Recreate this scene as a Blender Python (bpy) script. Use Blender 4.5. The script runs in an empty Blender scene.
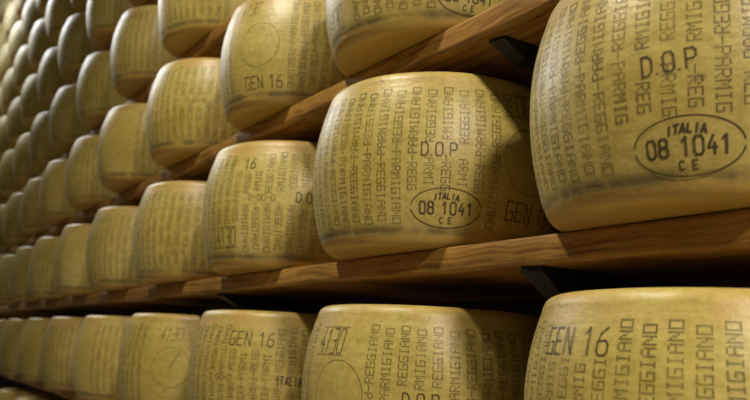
import bpy, math, random
import numpy as np
from mathutils import Matrix, Vector

# ------------------------------------------------------------------ camera, world, lights, exposure
scene = bpy.context.scene
COL = scene.collection
R_ = math.radians

cam_data = bpy.data.cameras.new('camera')
cam = bpy.data.objects.new('camera', cam_data)
COL.objects.link(cam)
CAM_POS = Vector((0.0, -0.8217, -0.1802))
fwd = Vector((-0.83155446, 0.52212856, 0.18947016))
rgt = Vector((0.53985693, 0.83998594, 0.05457215))
up = Vector((0.1306586, -0.14766649, 0.98036878))
m = Matrix((rgt, up, -fwd)).transposed().to_4x4()
m.translation = CAM_POS
cam.matrix_world = m
cam_data.sensor_width = 36.0
cam_data.sensor_fit = 'HORIZONTAL'
cam_data.lens = 796.255 / 750 * 36.0
cam_data.clip_start = 0.02
cam_data.dof.use_dof = True
cam_data.dof.focus_distance = 1.02
cam_data.dof.aperture_fstop = 6.3
scene.camera = cam

world = bpy.data.worlds.new('world')
scene.world = world
world.use_nodes = True
wb = world.node_tree.nodes['Background']
wb.inputs['Color'].default_value = (1.0, 0.87, 0.66, 1)
wb.inputs['Strength'].default_value = 0.14

def area_lamp(name, loc, target, sx, sy, power, color):
    ld = bpy.data.lights.new(name, 'AREA')
    ld.shape = 'RECTANGLE'; ld.size = sx; ld.size_y = sy
    ld.energy = power; ld.color = color
    o = bpy.data.objects.new(name, ld); COL.objects.link(o)
    o.location = loc
    d = (Vector(target) - Vector(loc)).normalized()
    o.rotation_euler = d.to_track_quat('-Z', 'Y').to_euler()
    return o

WARM = (1.0, 0.91, 0.74)
# lamp with a reflector hanging over the aisle in front of the second and third wheels
sd = bpy.data.lights.new('reflector_lamp', 'SPOT')
sd.energy = 160; sd.color = WARM; sd.shadow_soft_size = 0.12; sd.spot_size = R_(158); sd.spot_blend = 1.0
so = bpy.data.objects.new('reflector_lamp', sd); COL.objects.link(so)
so.location = (-1.22, -1.30, 2.1)
so.rotation_euler = (Vector((-0.72, -0.2, -0.15)) - Vector(so.location)).to_track_quat('-Z', 'Y').to_euler()
area_lamp('fill_light', (2.1, -1.15, 1.95), (2.1, -1.0, 0), 0.5, 0.3, 150, WARM)  # added fill beyond the right frame edge, lifts the wheels' shaded right sides
area_lamp('fill_light', (-7.6, -1.7, 2.5), (-6.2, -0.3, 1.3), 0.5, 0.3, 8, WARM)  # added unseen fill for the far upper left wheels
# added unseen light down the aisle, turned along it for sheen on near wheels
area_lamp('sheen_light', (-6.7, -1.25, 3.15), (-0.6, -0.40, 0.3), 1.0, 1.4, 56, (0.97, 0.99, 0.97))
# cool daylight from a high window at the far end of the aisle
area_lamp('window_daylight', (-11.0, -1.15, 4.2), (-1.2, -0.5, 0.2), 1.6, 2.4, 26, (0.90, 0.96, 1.0))

scene.view_settings.view_transform = 'Standard'
scene.view_settings.look = 'None'
scene.view_settings.gamma = 1.0
scene.view_settings.use_curve_mapping = False
scene.view_settings.exposure = 0.27

# ------------------------------------------------------------------ measures
PITCH_X = 0.5468          # wheel to wheel along a shelf
PITCH_Z = 0.3538          # shelf to shelf
SLOT0 = -0.5600           # x of the wheel in slot 0
H = 0.254                 # groove of the bottom lip to top
LIP = 0.0180              # lip under the groove
RMID = 0.215
SHELF_FRONT = -0.105
SHELF_T = 0.038
rng = random.Random(7)

# ------------------------------------------------------------------ node helpers
def mat_new(name):
    mt = bpy.data.materials.new(name); mt.use_nodes = True
    nt = mt.node_tree; nt.nodes.clear()
    return mt, nt
def N(nt, typ, **kw):
    n = nt.nodes.new(typ)
    for k, v in kw.items():
        if k.startswith('i_'):
            n.inputs[k[2:].replace('_', ' ')].default_value = v
        else:
            setattr(n, k, v)
    return n
def L(nt, a, b): nt.links.new(a, b)
def ramp(nt, fac, stops):
    r = N(nt, 'ShaderNodeValToRGB')
    el = r.color_ramp.elements
    while len(el) < len(stops): el.new(0.5)
    for e, (p, c) in zip(el, stops):
        e.position = p; e.color = c if len(c) == 4 else (*c, 1)
    L(nt, fac, r.inputs['Fac']); return r
def noise(nt, vec, scale, detail=4, rough=0.55):
    n = N(nt, 'ShaderNodeTexNoise')
    n.inputs['Scale'].default_value = scale; n.inputs['Detail'].default_value = detail; n.inputs['Roughness'].default_value = rough
    L(nt, vec, n.inputs['Vector']); return n
def mixc(nt, fac, a, b, mode='MIX'):
    n = N(nt, 'ShaderNodeMix', data_type='RGBA', blend_type=mode)
    for s, v in ((n.inputs[0], fac), (n.inputs[6], a), (n.inputs[7], b)):
        if hasattr(v, 'node'): L(nt, v, s)
        else: s.default_value = v if not isinstance(v, tuple) or len(v) == 4 else (*v, 1)
    return n.outputs[2]
def math_(nt, op, a, b=0.0, clamp=False):
    n = N(nt, 'ShaderNodeMath', operation=op, use_clamp=clamp)
    for s, v in ((n.inputs[0], a), (n.inputs[1], b)):
        if hasattr(v, 'node'): L(nt, v, s)
        else: s.default_value = v
    return n.outputs[0]

# ------------------------------------------------------------------ materials
def make_rind():
    mt, nt = mat_new('cheese_rind')
    out = N(nt, 'ShaderNodeOutputMaterial'); bs = N(nt, 'ShaderNodeBsdfPrincipled')
    L(nt, bs.outputs[0], out.inputs[0])
    tc = N(nt, 'ShaderNodeTexCoord'); oi = N(nt, 'ShaderNodeObjectInfo')
    off = N(nt, 'ShaderNodeVectorMath', operation='MULTIPLY_ADD')
    cmb = N(nt, 'ShaderNodeCombineXYZ')
    for i in range(3): L(nt, oi.outputs['Random'], cmb.inputs[i])
    off.inputs[1].default_value = (37, 53, 71)
    L(nt, cmb.outputs[0], off.inputs[0]); L(nt, tc.outputs['Object'], off.inputs[2])
    P = off.outputs[0]
    big = noise(nt, P, 7, 4, 0.6)
    c = ramp(nt, big.outputs['Fac'], [(0.28, (0.40, 0.310, 0.066)), (0.52, (0.48, 0.382, 0.106)), (0.75, (0.55, 0.450, 0.158))]).outputs['Color']
    # fine mottling
    fine = noise(nt, P, 95, 5, 0.65)
    f = ramp(nt, fine.outputs['Fac'], [(0.3, (0.80, 0.78, 0.72)), (0.62, (1.04, 1.04, 1.04))]).outputs['Color']
    c = mixc(nt, 1.0, c, f, 'MULTIPLY')
    # horizontal rubbing marks left by the brushing
    sep = N(nt, 'ShaderNodeSeparateXYZ'); L(nt, tc.outputs['Object'], sep.inputs[0])
    ms = N(nt, 'ShaderNodeMapping'); ms.inputs['Scale'].default_value = (6, 6, 60); L(nt, P, ms.inputs['Vector'])
    rub = noise(nt, ms.outputs[0], 2.2, 3, 0.6)
    rr = ramp(nt, rub.outputs['Fac'], [(0.35, (0.88, 0.87, 0.82)), (0.6, (1, 1, 1))]).outputs['Color']
    c = mixc(nt, 0.8, c, rr, 'MULTIPLY')
    # oily orange lips above and below the stamped side
    zb = math_(nt, 'MULTIPLY_ADD', sep.outputs['Z'], 0.0)
    lipm = N(nt, 'ShaderNodeMapRange'); lipm.inputs['From Min'].default_value = 0.010; lipm.inputs['From Max'].default_value = -0.006
    L(nt, sep.outputs['Z'], lipm.inputs['Value'])
    topm = N(nt, 'ShaderNodeMapRange'); topm.inputs['From Min'].default_value = H - 0.045; topm.inputs['From Max'].default_value = H - 0.022
    L(nt, sep.outputs['Z'], topm.inputs['Value'])
    oil = noise(nt, P, 11, 3, 0.5)
    oilr = ramp(nt, oil.outputs['Fac'], [(0.36, (0, 0, 0)), (0.6, (1, 1, 1))]).outputs['Color']
    lipf = math_(nt, 'MULTIPLY', lipm.outputs[0], 0.8)
    c = mixc(nt, lipf, c, (0.47, 0.29, 0.060))
    topf = math_(nt, 'MULTIPLY', math_(nt, 'MULTIPLY', topm.outputs[0], oilr), 0.7)
    c = mixc(nt, topf, c, (0.46, 0.28, 0.085))
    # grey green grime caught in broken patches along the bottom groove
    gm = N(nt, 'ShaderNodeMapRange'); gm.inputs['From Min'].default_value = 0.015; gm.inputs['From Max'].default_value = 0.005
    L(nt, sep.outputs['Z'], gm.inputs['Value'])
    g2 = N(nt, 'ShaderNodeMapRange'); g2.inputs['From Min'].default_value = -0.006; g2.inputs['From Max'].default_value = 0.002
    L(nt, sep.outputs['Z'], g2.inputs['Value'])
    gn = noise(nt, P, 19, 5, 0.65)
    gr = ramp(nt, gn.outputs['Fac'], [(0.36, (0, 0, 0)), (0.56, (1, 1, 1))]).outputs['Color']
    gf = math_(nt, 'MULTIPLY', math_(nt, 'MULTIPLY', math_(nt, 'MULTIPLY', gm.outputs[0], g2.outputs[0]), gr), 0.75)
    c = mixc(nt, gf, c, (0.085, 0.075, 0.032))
    # scattered dark nicks
    nk = noise(nt, P, 42, 2, 0.4)
    nr = ramp(nt, nk.outputs['Fac'], [(0.72, (0, 0, 0)), (0.80, (1, 1, 1))]).outputs['Color']
    c = mixc(nt, math_(nt, 'MULTIPLY', nr, 0.5), c, (0.14, 0.10, 0.045))
    # wheel to wheel difference in age
    age = N(nt, 'ShaderNodeMapRange'); age.inputs['To Min'].default_value = 0.88; age.inputs['To Max'].default_value = 1.08
    L(nt, oi.outputs['Random'], age.inputs['Value'])
    hs = N(nt, 'ShaderNodeHueSaturation'); L(nt, c, hs.inputs['Color']); L(nt, age.outputs[0], hs.inputs['Value'])
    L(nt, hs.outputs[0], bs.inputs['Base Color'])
    rg = N(nt, 'ShaderNodeMapRange'); rg.inputs['To Min'].default_value = 0.33; rg.inputs['To Max'].default_value = 0.47
    L(nt, fine.outputs['Fac'], rg.inputs['Value']); L(nt, rg.outputs[0], bs.inputs['Roughness'])
    bs.inputs['Specular IOR Level'].default_value = 0.5
    bs.inputs['Sheen Weight'].default_value = 0.05; bs.inputs['Sheen Roughness'].default_value = 0.35; bs.inputs['Sheen Tint'].default_value = (1.0, 0.98, 0.93, 1)
    bp = N(nt, 'ShaderNodeBump'); bp.inputs['Strength'].default_value = 0.35; bp.inputs['Distance'].default_value = 0.0022
    hsum = math_(nt, 'ADD', fine.outputs['Fac'], math_(nt, 'MULTIPLY', rub.outputs['Fac'], 0.6))
    L(nt, hsum, bp.inputs['Height']); L(nt, bp.outputs[0], bs.inputs['Normal'])
    return mt

def make_ink(name, color, lo, hi, scale):
    mt, nt = mat_new(name)
    out = N(nt, 'ShaderNodeOutputMaterial')
    tc = N(nt, 'ShaderNodeTexCoord'); oi = N(nt, 'ShaderNodeObjectInfo')
    n = noise(nt, tc.outputs['Object'], scale, 4, 0.6)
    mr = N(nt, 'ShaderNodeMapRange'); mr.inputs['From Min'].default_value = 0.3; mr.inputs['From Max'].default_value = 0.7
    mr.inputs['To Min'].default_value = lo; mr.inputs['To Max'].default_value = hi
    L(nt, n.outputs['Fac'], mr.inputs['Value'])
    tr = N(nt, 'ShaderNodeBsdfTransparent'); df = N(nt, 'ShaderNodeBsdfPrincipled')
    df.inputs['Base Color'].default_value = (*color, 1); df.inputs['Roughness'].default_value = 0.45
    mx = N(nt, 'ShaderNodeMixShader')
    L(nt, mr.outputs[0], mx.inputs[0]); L(nt, tr.outputs[0], mx.inputs[1]); L(nt, df.outputs[0], mx.inputs[2])
    L(nt, mx.outputs[0], out.inputs[0])
    return mt

def make_wood(name, dark, mid, light, rough=0.5):
    mt, nt = mat_new(name)
    out = N(nt, 'ShaderNodeOutputMaterial'); bs = N(nt, 'ShaderNodeBsdfPrincipled')
    L(nt, bs.outputs[0], out.inputs[0])
    tc = N(nt, 'ShaderNodeTexCoord'); oi = N(nt, 'ShaderNodeObjectInfo')
    off = N(nt, 'ShaderNodeVectorMath', operation='MULTIPLY_ADD'); cmb = N(nt, 'ShaderNodeCombineXYZ')
    for i in range(3): L(nt, oi.outputs['Random'], cmb.inputs[i])
    off.inputs[1].default_value = (17, 9, 5); L(nt, cmb.outputs[0], off.inputs[0]); L(nt, tc.outputs['Object'], off.inputs[2])
    ms = N(nt, 'ShaderNodeMapping'); ms.inputs['Scale'].default_value = (1.1, 75, 75); L(nt, off.outputs[0], ms.inputs['Vector'])
    warp = noise(nt, off.outputs[0], 3.0, 3, 0.5)
    add = N(nt, 'ShaderNodeVectorMath', operation='MULTIPLY_ADD'); add.inputs[1].default_value = (0.0, 4.5, 4.5)
    L(nt, warp.outputs['Color'], add.inputs[0]); L(nt, ms.outputs[0], add.inputs[2])
    g = noise(nt, add.outputs[0], 2.2, 6, 0.62)
    c = ramp(nt, g.outputs['Fac'], [(0.30, dark), (0.48, mid), (0.70, light)]).outputs['Color']
    pt = noise(nt, off.outputs[0], 4.5, 3, 0.5)
    pr = ramp(nt, pt.outputs['Fac'], [(0.35, (0.62, 0.58, 0.55)), (0.6, (1, 1, 1))]).outputs['Color']
    c = mixc(nt, 0.9, c, pr, 'MULTIPLY')
    L(nt, c, bs.inputs['Base Color']); bs.inputs['Roughness'].default_value = rough
    bp = N(nt, 'ShaderNodeBump'); bp.inputs['Strength'].default_value = 0.5; bp.inputs['Distance'].default_value = 0.002
    L(nt, g.outputs['Fac'], bp.inputs['Height']); L(nt, bp.outputs[0], bs.inputs['Normal'])
    return mt

def make_plain(name, a, b, rough, scale=8, metal=0.0):
    mt, nt = mat_new(name)
    out = N(nt, 'ShaderNodeOutputMaterial'); bs = N(nt, 'ShaderNodeBsdfPrincipled')
    L(nt, bs.outputs[0], out.inputs[0])
    tc = N(nt, 'ShaderNodeTexCoord')
    n = noise(nt, tc.outputs['Object'], scale, 5, 0.6)
    c = ramp(nt, n.outputs['Fac'], [(0.3, a), (0.7, b)]).outputs['Color']
    L(nt, c, bs.inputs['Base Color']); bs.inputs['Roughness'].default_value = rough; bs.inputs['Metallic'].default_value = metal
    return mt

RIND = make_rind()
INK = make_ink('dotted_print', (0.095, 0.078, 0.026), 0.38, 0.88, 26)
STAMP = make_ink('stamp_ink', (0.055, 0.042, 0.018), 0.55, 0.95, 40)
SEAL = make_ink('seal_outline', (0.085, 0.065, 0.024), 0.35, 0.8, 60)
WOOD = make_wood('shelf_wood', (0.13, 0.052, 0.010), (0.37, 0.19, 0.036), (0.52, 0.31, 0.075))
STEEL = make_plain('dark_steel', (0.010, 0.012, 0.013), (0.022, 0.026, 0.028), 0.45, 14, 0.3)
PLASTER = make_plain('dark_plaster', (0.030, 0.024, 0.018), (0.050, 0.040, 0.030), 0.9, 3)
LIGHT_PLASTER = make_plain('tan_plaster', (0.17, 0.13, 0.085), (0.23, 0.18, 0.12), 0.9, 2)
CONCRETE = make_plain('concrete_floor', (0.24, 0.21, 0.17), (0.34, 0.30, 0.25), 0.6, 4)

# ------------------------------------------------------------------ mesh helpers
def link(name, mesh, parent=None):
    o = bpy.data.objects.new(name, mesh); COL.objects.link(o)
    if parent: o.parent = parent
    return o
def mesh_from(name, verts, faces, material, smooth=False):
    me = bpy.data.meshes.new(name)
    me.from_pydata([tuple(v) for v in verts], [], [tuple(f) for f in faces])
    me.materials.append(material)
    if smooth: me.polygons.foreach_set('use_smooth', [True] * len(me.polygons))
    me.update(); return me
def quads_mesh(name, V, material):
    """V: (n, 4, 3) array of separate quads"""
    V = np.asarray(V, dtype=np.float32); n = len(V)
    me = bpy.data.meshes.new(name)
    me.vertices.add(4 * n); me.vertices.foreach_set('co', V.reshape(-1))
    me.loops.add(4 * n); me.loops.foreach_set('vertex_index', np.arange(4 * n, dtype=np.int32))
    me.polygons.add(n)
    me.polygons.foreach_set('loop_start', np.arange(0, 4 * n, 4, dtype=np.int32))
    me.polygons.foreach_set('loop_total', np.full(n, 4, dtype=np.int32))
    me.materials.append(material)
    me.update(calc_edges=True); me.validate(); return me
def box_mesh(name, lo, hi, material, bevel=0.0):
    import bmesh
    bm = bmesh.new(); bmesh.ops.create_cube(bm, size=1)
    for v in bm.verts:
        v.co = Vector([lo[i] + (v.co[i] + .5) * (hi[i] - lo[i]) for i in range(3)])
    if bevel:
        bmesh.ops.bevel(bm, geom=bm.edges[:], offset=bevel, segments=3, affect='EDGES', profile=0.5)
    me = bpy.data.meshes.new(name); bm.to_mesh(me); bm.free(); me.materials.append(material); return me
def tag(o, label, cat, group=None):
    o['label'] = label; o['category'] = cat
    if group: o['group'] = group
    return o
def structure(name, me):
    o = link(name, me); o['kind'] = 'structure'; return o

# ------------------------------------------------------------------ the vault: floor, ceiling, walls
XL, XR, YB, YF, ZF, ZC = -16.5, 3.6, 0.62, -3.4, -1.62, 5.6
structure('floor', box_mesh('floor', (XL, YF, ZF - .1), (XR, YB, ZF), CONCRETE))
structure('ceiling', box_mesh('ceiling', (XL, YF, ZC), (XR, YB, ZC + .1), LIGHT_PLASTER))
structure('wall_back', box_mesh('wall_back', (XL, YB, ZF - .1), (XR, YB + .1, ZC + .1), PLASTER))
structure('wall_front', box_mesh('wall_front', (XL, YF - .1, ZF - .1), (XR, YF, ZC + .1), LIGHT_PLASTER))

# ------------------------------------------------------------------ shelf boards
LEVEL_Z = {lv: lv * PITCH_Z for lv in range(-3, 11)}
LEVEL_Z[-1] -= 0.006
SHELF_NAMES = {-2: 'lowest shelf', -1: 'second shelf from the bottom', 0: 'third shelf from the bottom', 1: 'fourth shelf from the bottom',
               2: 'fifth shelf from the bottom', 3: 'sixth shelf from the bottom', 4: 'seventh shelf from the bottom',
               5: 'eighth shelf from the bottom', 6: 'ninth shelf from the bottom', 7: 'tenth shelf from the bottom', 8: 'eleventh shelf from the bottom', 9: 'twelfth shelf from the bottom'}
BOARD_LABEL = {-2: 'lowest wooden shelf board, carrying the wheels in the bottom left corner',
               -1: 'wooden shelf board under the bottom row of big cheese wheels, second from the bottom',
               0: 'broad honey-coloured shelf board crossing the whole picture under the two largest stamped wheels',
               1: 'wooden shelf board running diagonally up to the top, above the largest whole wheel',
               2: 'dark wooden shelf board two levels above the main board, fifth from the bottom',
               3: 'dark wooden shelf board in the upper left, sixth from the bottom',
               4: 'dark wooden shelf board in the upper left corner, seventh from the bottom',
               5: 'dark wooden shelf board in the upper left corner, eighth from the bottom',
               6: 'dark wooden shelf board under the ninth row of wheels, far upper left corner',
               7: 'topmost dark wooden shelf board, under the last wheels in the top left corner',
               8: 'dark wooden shelf board at the very top left corner, eleventh from the bottom'}
def board_mesh(seed):
    """one long plank: rounded front arris that wavers a little along its length"""
    r = random.Random(seed)
    x0, x1, nx = -13.5, 1.6, 220
    ph = [r.uniform(0, 6.28) for _ in range(6)]
    back = SHELF_FRONT + 0.40
    rad = 0.007
    sect = []
    for a in range(5):
        t = math.pi / 2 * a / 4
        sect.append((SHELF_FRONT + rad - rad * math.cos(t), -LIP - rad + rad * math.sin(t)))
    bot = []
    for a in range(5):
        t = math.pi / 2 * a / 4
        bot.append((SHELF_FRONT + rad - rad * math.sin(t), -LIP - SHELF_T + rad - rad * math.cos(t)))
    prof = bot + sect + [(back, -LIP), (back, -LIP - SHELF_T)]
    n = len(prof); verts = []; faces = []
    for i in range(nx + 1):
        x = x0 + (x1 - x0) * i / nx
        w = 0.0022 * math.sin(2.1 * x + ph[0]) + 0.0012 * math.sin(6.3 * x + ph[1])
        d = 0.0018 * math.sin(3.3 * x + ph[2]) + 0.0012 * math.sin(9.1 * x + ph[3])
        for j, (y, z) in enumerate(prof):
            front = j < 10
            verts.append((x, y + (w if front else 0), z + (d if j < 5 else 0)))
    for i in range(nx):
        for j in range(n):
            a = i * n + j; b = i * n + (j + 1) % n
            faces.append((a, a + n, b + n, b))
    faces.append(tuple(range(n))[::-1]); faces.append(tuple(nx * n + j for j in range(n)))
    me = mesh_from('shelf_board', verts, faces, WOOD)
    me.polygons.foreach_set('use_smooth', [(k % n) in range(0, 9) for k in range(nx * n)] + [False, False])
    return me
for lv in range(-2, 8):
    o = link('shelf_board', board_mesh(lv + 40)); o.location.z = LEVEL_Z[lv]
    tag(o, BOARD_LABEL[lv], 'shelf', 'wooden shelf boards of the rack')

# ------------------------------------------------------------------ steel brackets under the boards, each a bar with a tapered tip
def bracket(x, lv, y_tip, label, t=0.030, w=0.028):
    z1 = LEVEL_Z[lv] - LIP - SHELF_T - 0.0005
    yb = SHELF_FRONT + 0.55
    V = [(x - w/2, y_tip, z1), (x + w/2, y_tip + .006, z1), (x + w/2, y_tip + .006, z1 - .007), (x - w/2, y_tip, z1 - .007)]
    V += [(x - w/2, y_tip + .05, z1), (x + w/2, y_tip + .05, z1), (x + w/2, y_tip + .05, z1 - t), (x - w/2, y_tip + .05, z1 - t)]
    V += [(x - w/2, yb, z1), (x + w/2, yb, z1), (x + w/2, yb, z1 - t), (x - w/2, yb, z1 - t)]
    F = [(0, 1, 2, 3), (8, 11, 10, 9)]
    for k in (0, 4):
        for j in range(4):
            F.append((k + j, k + 4 + j, k + 4 + (j + 1) % 4, k + (j + 1) % 4))
    o = link('steel_bracket', mesh_from('steel_bracket', V, F, STEEL))
    return tag(o, label, 'bracket', 'steel brackets under the shelf boards')
bracket(-0.765, 0, -0.098, 'dark steel bracket under the main board, just above the lower right wheel', 0.042, 0.034)
bracket(-0.862, 1, -0.084, 'dark steel bracket with a blunt tip under the diagonal board at top right')
bracket(-1.836, 0, -0.098, 'small dark steel bracket under the main board left of centre')

# ------------------------------------------------------------------ wheel body
def side_radius(z):
    z = np.asarray(z, dtype=float)
    t = 2 * z / H - 1
    # fitted: 0.195 at the groove, 0.215 at the belly, 0.197 below the top shoulder
    r = np.where(t < 0, RMID - 0.0215 * t * t, RMID - 0.0260 * t * t)
    return r
Z_SH = H - 0.019
R_TOP = 0.178
def wheel_profile():
    P = []
    P.append((0.0, -LIP + 0.0012)); P.append((0.08, -LIP + 0.0008)); P.append((0.155, -LIP))
    rg = float(side_radius(0.004))
    # lip that curves in under the groove
    for r, z in ((.168, -.0179), (.1745, -.0172), (.1800, -.0154), (.1845, -.0126), (.1880, -.0090), (.1904, -.0052), (.1920, -.0018), (.1930, .0020)): P.append((r, z))
    P.append((rg - 0.0004, 0.0052))
    for z in np.linspace(0.010, Z_SH, 22): P.append((float(side_radius(z)), float(z)))
    r0 = float(side_radius(Z_SH)); 
    for k in range(1, 11):
        t = k / 10
        # quadratic curve from the side tangent over the shoulder
        c1 = (r0 - 0.0030, H - 0.0010)
        x = (1-t)**2 * r0 + 2*t*(1-t) * c1[0] + t*t * R_TOP
        z = (1-t)**2 * Z_SH + 2*t*(1-t) * c1[1] + t*t * H
        P.append((x, z))
    P.append((0.12, H - 0.0005)); P.append((0.0, H - 0.001))
    return P
PROF = wheel_profile()
def wobble(th, z, seed):
    r = random.Random(seed); p = [r.uniform(0, 6.28) for _ in range(8)]; a = [r.uniform(0.4, 1) for _ in range(8)]
    return (0.0014 * a[0] * np.sin(2 * th + p[0]) + 0.0010 * a[1] * np.sin(3 * th + 9 * z + p[1]) + 0.0007 * a[2] * np.sin(5 * th - 14 * z + p[2])
            + 0.0005 * a[3] * np.sin(9 * th + 25 * z + p[3]))
SEG = 144
def wheel_mesh(seed, big=1.0):
    th = np.arange(SEG) * 2 * math.pi / SEG
    V = []; Fc = []; n = len(PROF)
    V.append((0, 0, PROF[0][1]))
    for (r, z) in PROF[1:-1]:
        k = min(1.0, max(0.0, (r - 0.1) / 0.08))
        rr = (r + wobble(th, z, seed) * k) 
        for t, q in zip(th, rr): V.append((q * math.cos(t), q * math.sin(t), z))
    V.append((0, 0, PROF[-1][1]))
    for j in range(SEG): Fc.append((0, 1 + (j + 1) % SEG, 1 + j))
    for i in range(n - 3):
        a = 1 + i * SEG; b = a + SEG
        for j in range(SEG): Fc.append((a + j, a + (j + 1) % SEG, b + (j + 1) % SEG, b + j))
    a = 1 + (n - 3) * SEG
    for j in range(SEG): Fc.append((a + j, a + (j + 1) % SEG, len(V) - 1))
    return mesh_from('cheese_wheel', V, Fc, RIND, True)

# ------------------------------------------------------------------ printing on the rind
EPS = 0.0005
class Surf:
    """maps (angle in degrees, height) to the wheel's side"""
    def __init__(s, seed): s.seed = seed
    def __call__(s, deg, z, e=EPS):
        th = np.radians(np.asarray(deg, float)); z = np.asarray(z, float)
        r = side_radius(z) + wobble(th, z, s.seed) + e
        return np.stack([r * np.cos(th), r * np.sin(th), z], -1)
ARC = math.degrees(1 / RMID)      # degrees per metre of arc

FONT = {
 'P': ('11110', '10001', '10001', '11110', '10000', '10000', '10000'),
 'A': ('01110', '10001', '10001', '11111', '10001', '10001', '10001'),
 'R': ('11110', '10001', '10001', '11110', '10100', '10010', '10001'),
 'M': ('10001', '11011', '10101', '10101', '10001', '10001', '10001'),
 'I': ('01110', '00100', '00100', '00100', '00100', '00100', '01110'),
 'G': ('11111', '10000', '10000', '10111', '10001', '10001', '11111'),
 'N': ('10001', '11001', '10101', '10101', '10011', '10001', '10001'),
 'O': ('11111', '10001', '10001', '10001', '10001', '10001', '11111'),
 'E': ('11111', '10000', '10000', '11110', '10000', '10000', '11111'),
 '-': ('00000', '00000', '00000', '11111', '00000', '00000', '00000'),
}
NCOL = 54
CHAR = 0.0109
DOT = CHAR / 5.9
ROW = 0.00215
def dotted_columns(base, holes, zoff=0.0, flip=0):
    """the plate print: columns of two words about a dash, one word reading up, the other down.
    holes: (deg0, deg1, z0, z1) windows kept clear, degrees relative to base"""
    D = []
    for c in range(NCOL):
        deg = (c - NCOL // 2) * 360 / NCOL + 2.9
        upw, dnw = (('REGGIANO', 'PARMIGIANO'), ('PARMIGIANO', 'REGGIANO'))[(c + flip) % 2]
        mid = 0.012 + zoff + CHAR * (len(dnw) + 0.5) + (0.0045 if c % 2 else 0.0)
        chars = [('-', mid, 1)]
        chars += [(ch, mid + CHAR * (i + 1), 1) for i, ch in enumerate(upw)]
        chars += [(ch, mid - CHAR * (i + 1), -1) for i, ch in enumerate(dnw)]
        for ch, zc, sgn in chars:
            if any(a < deg < b and z0 < zc < z1 for a, b, z0, z1 in holes): continue
            g = FONT[ch]
            for row in range(7):
                for cl in range(5):
                    if g[row][cl] == '1':
                        # reading up: letter top points left (smaller angle)
                        D.append((deg + sgn * (row - 3) * ROW * ARC, zc + sgn * (cl - 2) * DOT))
    return np.array(D)
def dots_mesh(D, surf, base, size=0.00170):
    h = size / 2
    a = base + D[:, 0]; z = D[:, 1]
    Q = np.stack([surf(a - h * ARC, z - h), surf(a + h * ARC, z - h), surf(a + h * ARC, z + h), surf(a - h * ARC, z + h)], 1)
    return quads_mesh('dotted_lettering', Q, INK)

def arc_pts(cx, cy, rx, ry, a0, a1, n=14):
    return [(cx + rx * math.cos(R_(a0 + (a1 - a0) * i / n)), cy + ry * math.sin(R_(a0 + (a1 - a0) * i / n))) for i in range(n + 1)]
def pill(w=1.0, h=1.6):    # narrow zero with cut corners
    c = .25
    return [(c, 0), (w - c, 0), (w, c), (w, h - c), (w - c, h), (c, h), (0, h - c), (0, c), (c, 0)]
G = {}
G['D'] = [[(0, 0), (0, 1.6)], [(.12, 0), (.6, 0), (.95, .35), (.95, 1.25), (.6, 1.6), (.12, 1.6)]]
G['O'] = [[(.42, 1.6), (.2, 1.6), (0, 1.3), (0, .3), (.2, 0), (.42, 0)], [(.58, 0), (.8, 0), (1, .3), (1, 1.3), (.8, 1.6), (.58, 1.6)]]
G['0'] = G['O']
G['P'] = [[(0, 0), (0, 1.6)], [(.12, 1.6), (.7, 1.6), (.95, 1.4), (.95, .95), (.7, .75), (.12, .75)]]
G['.'] = [[(-.02, .02), (.10, .02)]]
G['I'] = [[(.5, 0), (.5, 1.6)]]
G['T'] = [[(.5, 0), (.5, 1.5)], [(0, 1.6), (1, 1.6)]]
G['A'] = [[(0, 0), (.5, 1.6), (1, 0)], [(.2, .5), (.8, .5)]]
G['L'] = [[(.1, 1.6), (.1, 0), (.9, 0)]]
G['8'] = [[(.25, .85), (.05, 1.05), (.05, 1.4), (.25, 1.6), (.75, 1.6), (.95, 1.4), (.95, 1.05), (.75, .85), (.25, .85), (0, .62), (0, .22), (.25, 0), (.75, 0), (1, .22), (1, .62), (.75, .85)]]
G['1'] = [[(.15, 1.25), (.55, 1.6), (.55, 0)]]
G['4'] = [[(.62, 1.6), (.05, .55), (1, .55)], [(.75, .95), (.75, 0)]]
G['C'] = [[(.95, 1.4), (.7, 1.6), (.3, 1.6), (.05, 1.3), (.05, .3), (.3, 0), (.7, 0), (.95, .2)]]
G['E'] = [[(.95, 1.6), (.05, 1.6), (.05, 0), (.95, 0)], [(.05, .8), (.75, .8)]]
G['G'] = [[(.95, 1.6), (.1, 1.6), (.1, 0), (.95, 0), (.95, .75), (.55, .75)]]
G['N'] = [[(.08, 0), (.08, 1.6), (.92, 0), (.92, 1.6)]]
G['6'] = [[(.85, 1.6), (.3, 1.25), (.05, .7), (.05, .2), (.25, 0), (.75, 0), (.95, .2), (.95, .65), (.75, .85), (.1, .8)]]
G['3'] = [[(.05, 1.6), (.95, 1.6), (.95, 0), (.05, 0)], [(.3, .82), (.95, .82)]]
G['2'] = [[(.05, 1.35), (.3, 1.6), (.75, 1.6), (.95, 1.35), (.95, 1.05), (.05, 0), (.95, 0)]]
G['X'] = [[(0, .3), (1, 1.3)], [(0, 1.3), (1, .3)]]
G['-'] = [[(.1, .8), (.9, .8)]]
G[' '] = []
def text_lines(txt, cx, cy, hgt, wid=None, gap=0.45, slant=0.0):
    """polylines in metres (u along the rind, v up); wid = total width"""
    k = hgt / 1.6
    adv = [0.28 if c == '.' else (0.55 if c == ' ' else 1.0) for c in txt]
    tot = sum(adv) + gap * (len(txt) - 1)
    kx = (wid / tot) if wid else k
    x = -tot / 2; out = []
    for c, a in zip(txt, adv):
        for pl in G[c]:
            out.append([(cx + (x + px) * kx + slant * (py - .8) * k, cy + (py - .8) * k) for px, py in pl])
        x += a + gap
    return out
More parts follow.
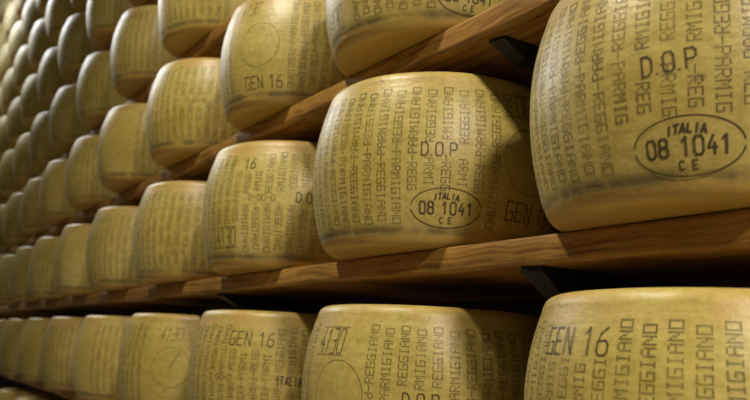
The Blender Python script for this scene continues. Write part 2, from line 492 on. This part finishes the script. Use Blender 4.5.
def ribbons(lines, w, surf, deg0, z0, rot=0.0, mat=None, name='stamp'):
    Q = []
    cr, sr = math.cos(R_(rot)), math.sin(R_(rot))
    def put(p):
        u = p[0] * cr - p[1] * sr; v = p[0] * sr + p[1] * cr
        return deg0 + u * ARC, z0 + v
    for k_, pl in enumerate(lines):
        lift = EPS + 0.00012 * (k_ % 5)
        for (a, b) in zip(pl[:-1], pl[1:]):
            dx, dy = b[0] - a[0], b[1] - a[1]; ln = math.hypot(dx, dy)
            if ln < 1e-6: continue
            ux, uy = dx / ln, dy / ln
            ns = max(1, int(ln / 0.004))
            ex = w * 0.30
            A = (a[0] - ux * ex, a[1] - uy * ex); B = (b[0] + ux * ex, b[1] + uy * ex)
            for i in range(ns):
                t0, t1 = i / ns, (i + 1) / ns
                p0 = (A[0] + (B[0] - A[0]) * t0, A[1] + (B[1] - A[1]) * t0)
                p1 = (A[0] + (B[0] - A[0]) * t1, A[1] + (B[1] - A[1]) * t1)
                nx, ny = -uy * w / 2, ux * w / 2
                q = [(p0[0] - nx, p0[1] - ny), (p1[0] - nx, p1[1] - ny), (p1[0] + nx, p1[1] + ny), (p0[0] + nx, p0[1] + ny)]
                Q.append([surf(*put(c), lift) for c in q])
    return quads_mesh(name, np.array(Q), mat or STAMP)

# the marks, each one (kind, degrees relative to the wheel's facing direction, z/H, size factor, roll in degrees)
def add_mark(wheel, surf, base, kind, rel, zf, rot=0.0, k=1.0):
    d0 = base + rel; z0 = zf * H
    if kind == 'initials':
        me = ribbons(text_lines('D.O.P', 0, 0, .0200 * k, .052 * k, 0.42), .0023, surf, d0, z0, rot, STAMP, 'initials_stamp')
        o = link('initials_stamp', me, wheel)
    elif kind == 'oval':
        rx, ry = .0545 * k, .0285 * k
        ln = [arc_pts(0, 0, rx, ry, 6, 174, 40), arc_pts(0, 0, rx, ry, 187, 353, 40)]
        o = link('oval_stamp', ribbons(ln, .0017, surf, d0, z0, rot, STAMP, 'oval_stamp'), wheel)
        ln = text_lines('ITALIA', 0, .0168 * k, .0082 * k, .038 * k, .42, .15)
        # bend the top line along the oval
        ln = [[(u, v - 7.0 * u * u) for u, v in pl] for pl in ln]
        link('oval_lettering', ribbons(ln, .0025, surf, d0, z0, rot, STAMP, 'oval_lettering'), o)
        ln = text_lines('08 1041', 0, -.0005, .0170 * k, .081 * k, .50)
        link('oval_lettering', ribbons(ln, .0027, surf, d0, z0, rot, STAMP, 'oval_lettering'), o)
        ln = text_lines('C E', 0, -.0180 * k, .0080 * k, .0185 * k, .5)
        link('oval_lettering', ribbons(ln, .0018, surf, d0, z0, rot, STAMP, 'oval_lettering'), o)
    elif kind == 'date':
        o = link('date_stamp', ribbons(text_lines('GEN 16', 0, 0, .027 * k, .100 * k, .30), .0022, surf, d0, z0, rot, STAMP, 'date_stamp'), wheel)
    elif kind == 'year':
        o = link('date_stamp', ribbons(text_lines('16', 0, 0, .022 * k, .028 * k, .35), .0024, surf, d0, z0, rot, STAMP, 'date_stamp'), wheel)
    elif kind == 'number':
        ln = text_lines('4130', 0, 0, .037 * k, .062 * k, .32, 0.10)
        o = link('number_stamp', ribbons(ln, .0019, surf, d0, z0, rot, STAMP, 'number_stamp'), wheel)
        ln = [[(-.034 * k, .0212 * k), (.038 * k, .0212 * k)], [(-.038 * k, -.0212 * k), (.034 * k, -.0212 * k)]]
        for bar in ln: link('frame_line', ribbons([bar], .0013, surf, d0, z0, rot, SEAL, 'frame_line'), o)
    elif kind == 'digits':
        o = link('number_stamp', ribbons(text_lines('4130', 0, 0, .032 * k, .060 * k, .32, 0.22), .0019, surf, d0, z0, rot, SEAL, 'number_stamp'), wheel)
    elif kind == 'seal':
        ln = [arc_pts(0, 0, .051 * k, .051 * k, 0, 360, 60)]
        o = link('round_seal', ribbons(ln, .0011, surf, d0, z0, rot, SEAL, 'round_seal'), wheel)
    elif kind == 'country':
        o = link('country_stamp', ribbons(text_lines('ITALIA', 0, 0, .016 * k, .052 * k, .35), .0026, surf, d0, z0, rot, STAMP, 'country_stamp'), wheel)
    elif kind == 'hand':
        o = link('pen_stroke', ribbons([[(0, 0), (.012, .019), (.021, .042)]], .0022, surf, d0, z0, rot, SEAL, 'pen_stroke'), wheel)
    elif kind == 'code':
        o = link('code_stamp', ribbons(text_lines('0-00-0', 0, 0, .012 * k, .058 * k, .35), .0015, surf, d0, z0, rot, SEAL, 'code_stamp'), wheel)
    return o

PANEL_CLEAR = lambda c, w=19: (c - w, c + w, -1, 1)
def oval_clear(c):      # columns stop above the oval, and leave room for the initials
    return [(c - 17, c + 16.5, -1, .255 * H), (c - 13, c + 9, (.43) * H, .53 * H)]

# hand-placed wheels: marks as read off the rind
NEAR = {
 (0, 0): dict(dx=-.001, marks=[('initials', -10.2, .452, 4), ('oval', -6.4, .126, 1), ('seal', 48, .46, 0), ('date', 48, .16, 0), ('number', 48, .80, 180)],
              holes=oval_clear(-6.8) + [PANEL_CLEAR(48)], flip=1,
              label='giant cheese wheel filling the upper right, oval stamp with 08 1041 and D.O.P.'),
 (0, 1): dict(dx=.003, scale=1.02, marks=[('initials', 0, .481, 0), ('oval', 3.7, .146, 0), ('seal', 40.5, .47, 0), ('date', 43, .165, 0), ('number', 42.5, .815, 180)],
              holes=oval_clear(3.9) + [(27, 70, -1, .72 * H), (33, 70, .7 * H, 1)], flip=0,
              label='large whole cheese wheel in the centre, oval stamp, D.O.P. and GEN on it'),
 (0, 2): dict(dx=.010, scale=1.01, marks=[('year', -30.8, .778, 0), ('code', -20.8, .485, 0), ('initials', 5.5, .498, 0), ('number', -45.5, .172, 0)],
              holes=[(-56, -32, .07 * H, .28 * H), (-40, -22, .70 * H, .86 * H), (-33, -9, .44 * H, .53 * H), (-8, 19, .42 * H, .58 * H)], flip=0,
              label='cheese wheel just left of the central one, small 16 near its top'),
 (0, 3): dict(dx=.004, marks=[('code', -25, .22, 0)], holes=[(-38, -12, .18 * H, .27 * H)], flip=1,
              label='cheese wheel with only dotted print, second to the left of the central one'),
 (0, 4): dict(dx=0, marks=[('code', -24, .40, 0)], holes=[(-38, -10, .36 * H, .45 * H)], flip=0,
              label='cheese wheel third to the left of the central one, faint code across its print'),
 (1, 1): dict(dx=-.012, marks=[('number', -64, .13, 0), ('oval', 13.5, .128, 0), ('initials', 10, .46, 0)],
              holes=oval_clear(13.5) + [PANEL_CLEAR(-62, 14)], flip=0,
              label='cheese wheel cut off by the top edge, directly above the central one'),
 (1, 2): dict(dx=.009, scale=.975, marks=[('digits', -43, .83, 0), ('seal', -32, .46, 0), ('date', -29, .125, 0)],
              holes=[PANEL_CLEAR(-32, 18.5)], flip=0,
              label='upper cheese wheel with a large round seal outline above the date GEN 16'),
 (1, 3): dict(dx=.003, marks=[('code', -20, .47, 0)], holes=[(-34, -6, .43 * H, .52 * H)], flip=1,
              label='glossy cheese wheel left of and below the one with the round seal'),
 (-1, 0): dict(dx=.002, scale=1.015, marks=[('date', -42, .79, 0)], holes=[(-56, -28, .72 * H, .90 * H)], flip=0,
              label='cheese wheel in the bottom right corner, GEN 16 stamped near its top'),
 (-1, 1): dict(dx=.002, marks=[('number', -47, .772, 0), ('seal', -40, .46, 0), ('initials', -3, .462, 0), ('oval', -1, .14, 0)],
              holes=oval_clear(-1) + [(-58, -27, -1, 1)], flip=1,
              label='cheese wheel at bottom centre, boxed slanted number stamp at its upper left'),
 (-1, 2): dict(dx=.008, marks=[('date', -21, .772, 0), ('code', -38, .464, 0), ('country', 2, .462, 0)],
              holes=[(-36, -5, .68 * H, 1), (-50, -26, .42 * H, .51 * H)], flip=0,
              label='bottom row cheese wheel with GEN 16 mid-top, left of the boxed number'),
 (-1, 3): dict(dx=.003, marks=[('hand', -19, .46, 0), ('digits', -20.5, .79, 0), ('seal', -19, .46, 0)], holes=[PANEL_CLEAR(-19, 19)], flip=0,
              label='bottom row cheese wheel with a large round seal outline under a faint number'),
}

# ------------------------------------------------------------------ which wheels stand in the picture
F_PX = 796.255
def project(p):
    d = Vector(p) - CAM_POS; w = d.dot(fwd)
    if w < 0.05: return None
    return 375 + F_PX * d.dot(rgt) / w, 200 - F_PX * d.dot(up) / w
def wheel_box(x, z):
    pts = []
    for hz in (-LIP, H * .5, H):
        rr = (.18, .215, .18)[(-LIP, H * .5, H).index(hz)]
        for a in range(0, 360, 15):
            p = project((x + rr * math.cos(R_(a)), rr * math.sin(R_(a)), z + hz))
            if p is None: return None
            pts.append(p)
    xs = [p[0] for p in pts]; ys = [p[1] for p in pts]
    return min(xs), max(xs), min(ys), max(ys)
slots = []
for lv in range(-2, 10):
    for k in range(0, 24):
        b = wheel_box(SLOT0 - k * PITCH_X, LEVEL_Z[lv])
        if b is None: continue
        near = wheel_box(SLOT0 - (k - 1) * PITCH_X, LEVEL_Z[lv]) if k else None
        right = min(b[1], near[0] + 3) if near else b[1]
        if (lv, k) in ((1, 0), (2, 2), (6, 9), (7, 11)) or lv > 7: continue      # wholly hidden or above the frame
        if right < 0 or b[0] > 748 or b[3] < 1 or b[2] > 398: continue
        slots.append((lv, k, b))

ORD = ['first', 'second', 'third', 'fourth', 'fifth', 'sixth', 'seventh', 'eighth', 'ninth', 'tenth', 'eleventh', 'twelfth', 'thirteenth']
# far wheels share two wheel meshes and three print meshes
FAR_BODY = [wheel_mesh(501), wheel_mesh(502)]
def far_print(seed, holes, flip):
    return dots_mesh(dotted_columns(0, holes, 0.0, flip), Surf(seed), 0.0, .0017)
FAR_PRINT = [far_print(501, [PANEL_CLEAR(100, 18)], 0), far_print(502, [PANEL_CLEAR(-100, 18)], 1)]
rank = {}
protos = {}
for lv, k, b in slots:
    x = SLOT0 - k * PITCH_X; z = LEVEL_Z[lv]
    rank[lv] = rank.get(lv, 0) + 1
    base = math.degrees(math.atan2(CAM_POS.y, -x))
    group = 'cheese wheels on the ' + SHELF_NAMES[lv]
    if (lv, k) in NEAR:
        d = NEAR[(lv, k)]
        seed = 100 + lv * 20 + k
        w = link('cheese_wheel', wheel_mesh(seed))
        w.location = (x + d['dx'], 0, z)
        sc = d.get('scale', 1.0)
        surf = Surf(seed)
        link('dotted_lettering', dots_mesh(dotted_columns(0, d['holes'], 0.0, d['flip']), surf, base), w)
        for mk in d['marks']:
            add_mark(w, surf, base, *mk)
        if sc != 1.0:
            w.scale = (sc, sc, sc); w.location.z += LIP * (sc - 1)
        tag(w, d['label'], 'cheese wheel', group)
    else:
        v = (lv * 3 + k) % 2
        if v not in protos:
            w = link('cheese_wheel', FAR_BODY[v])
            link('dotted_lettering', FAR_PRINT[v], w)
            protos[v] = w
        else:
            src = protos[v]
            w = src.copy(); COL.objects.link(w)
            for ch in src.children:
                c = ch.copy(); COL.objects.link(c); c.parent = w
        w.location = (x + rng.uniform(-.003, .003), rng.uniform(-.004, .004), z)
        w.rotation_euler.z = R_(base + 90 + rng.uniform(-60, 60))
        n = rank[lv]
        tag(w, '%s wheel from the right on the %s' % (ORD[n - 1], SHELF_NAMES[lv]) , 'cheese wheel', group)
print('wheels', len(slots), rank)
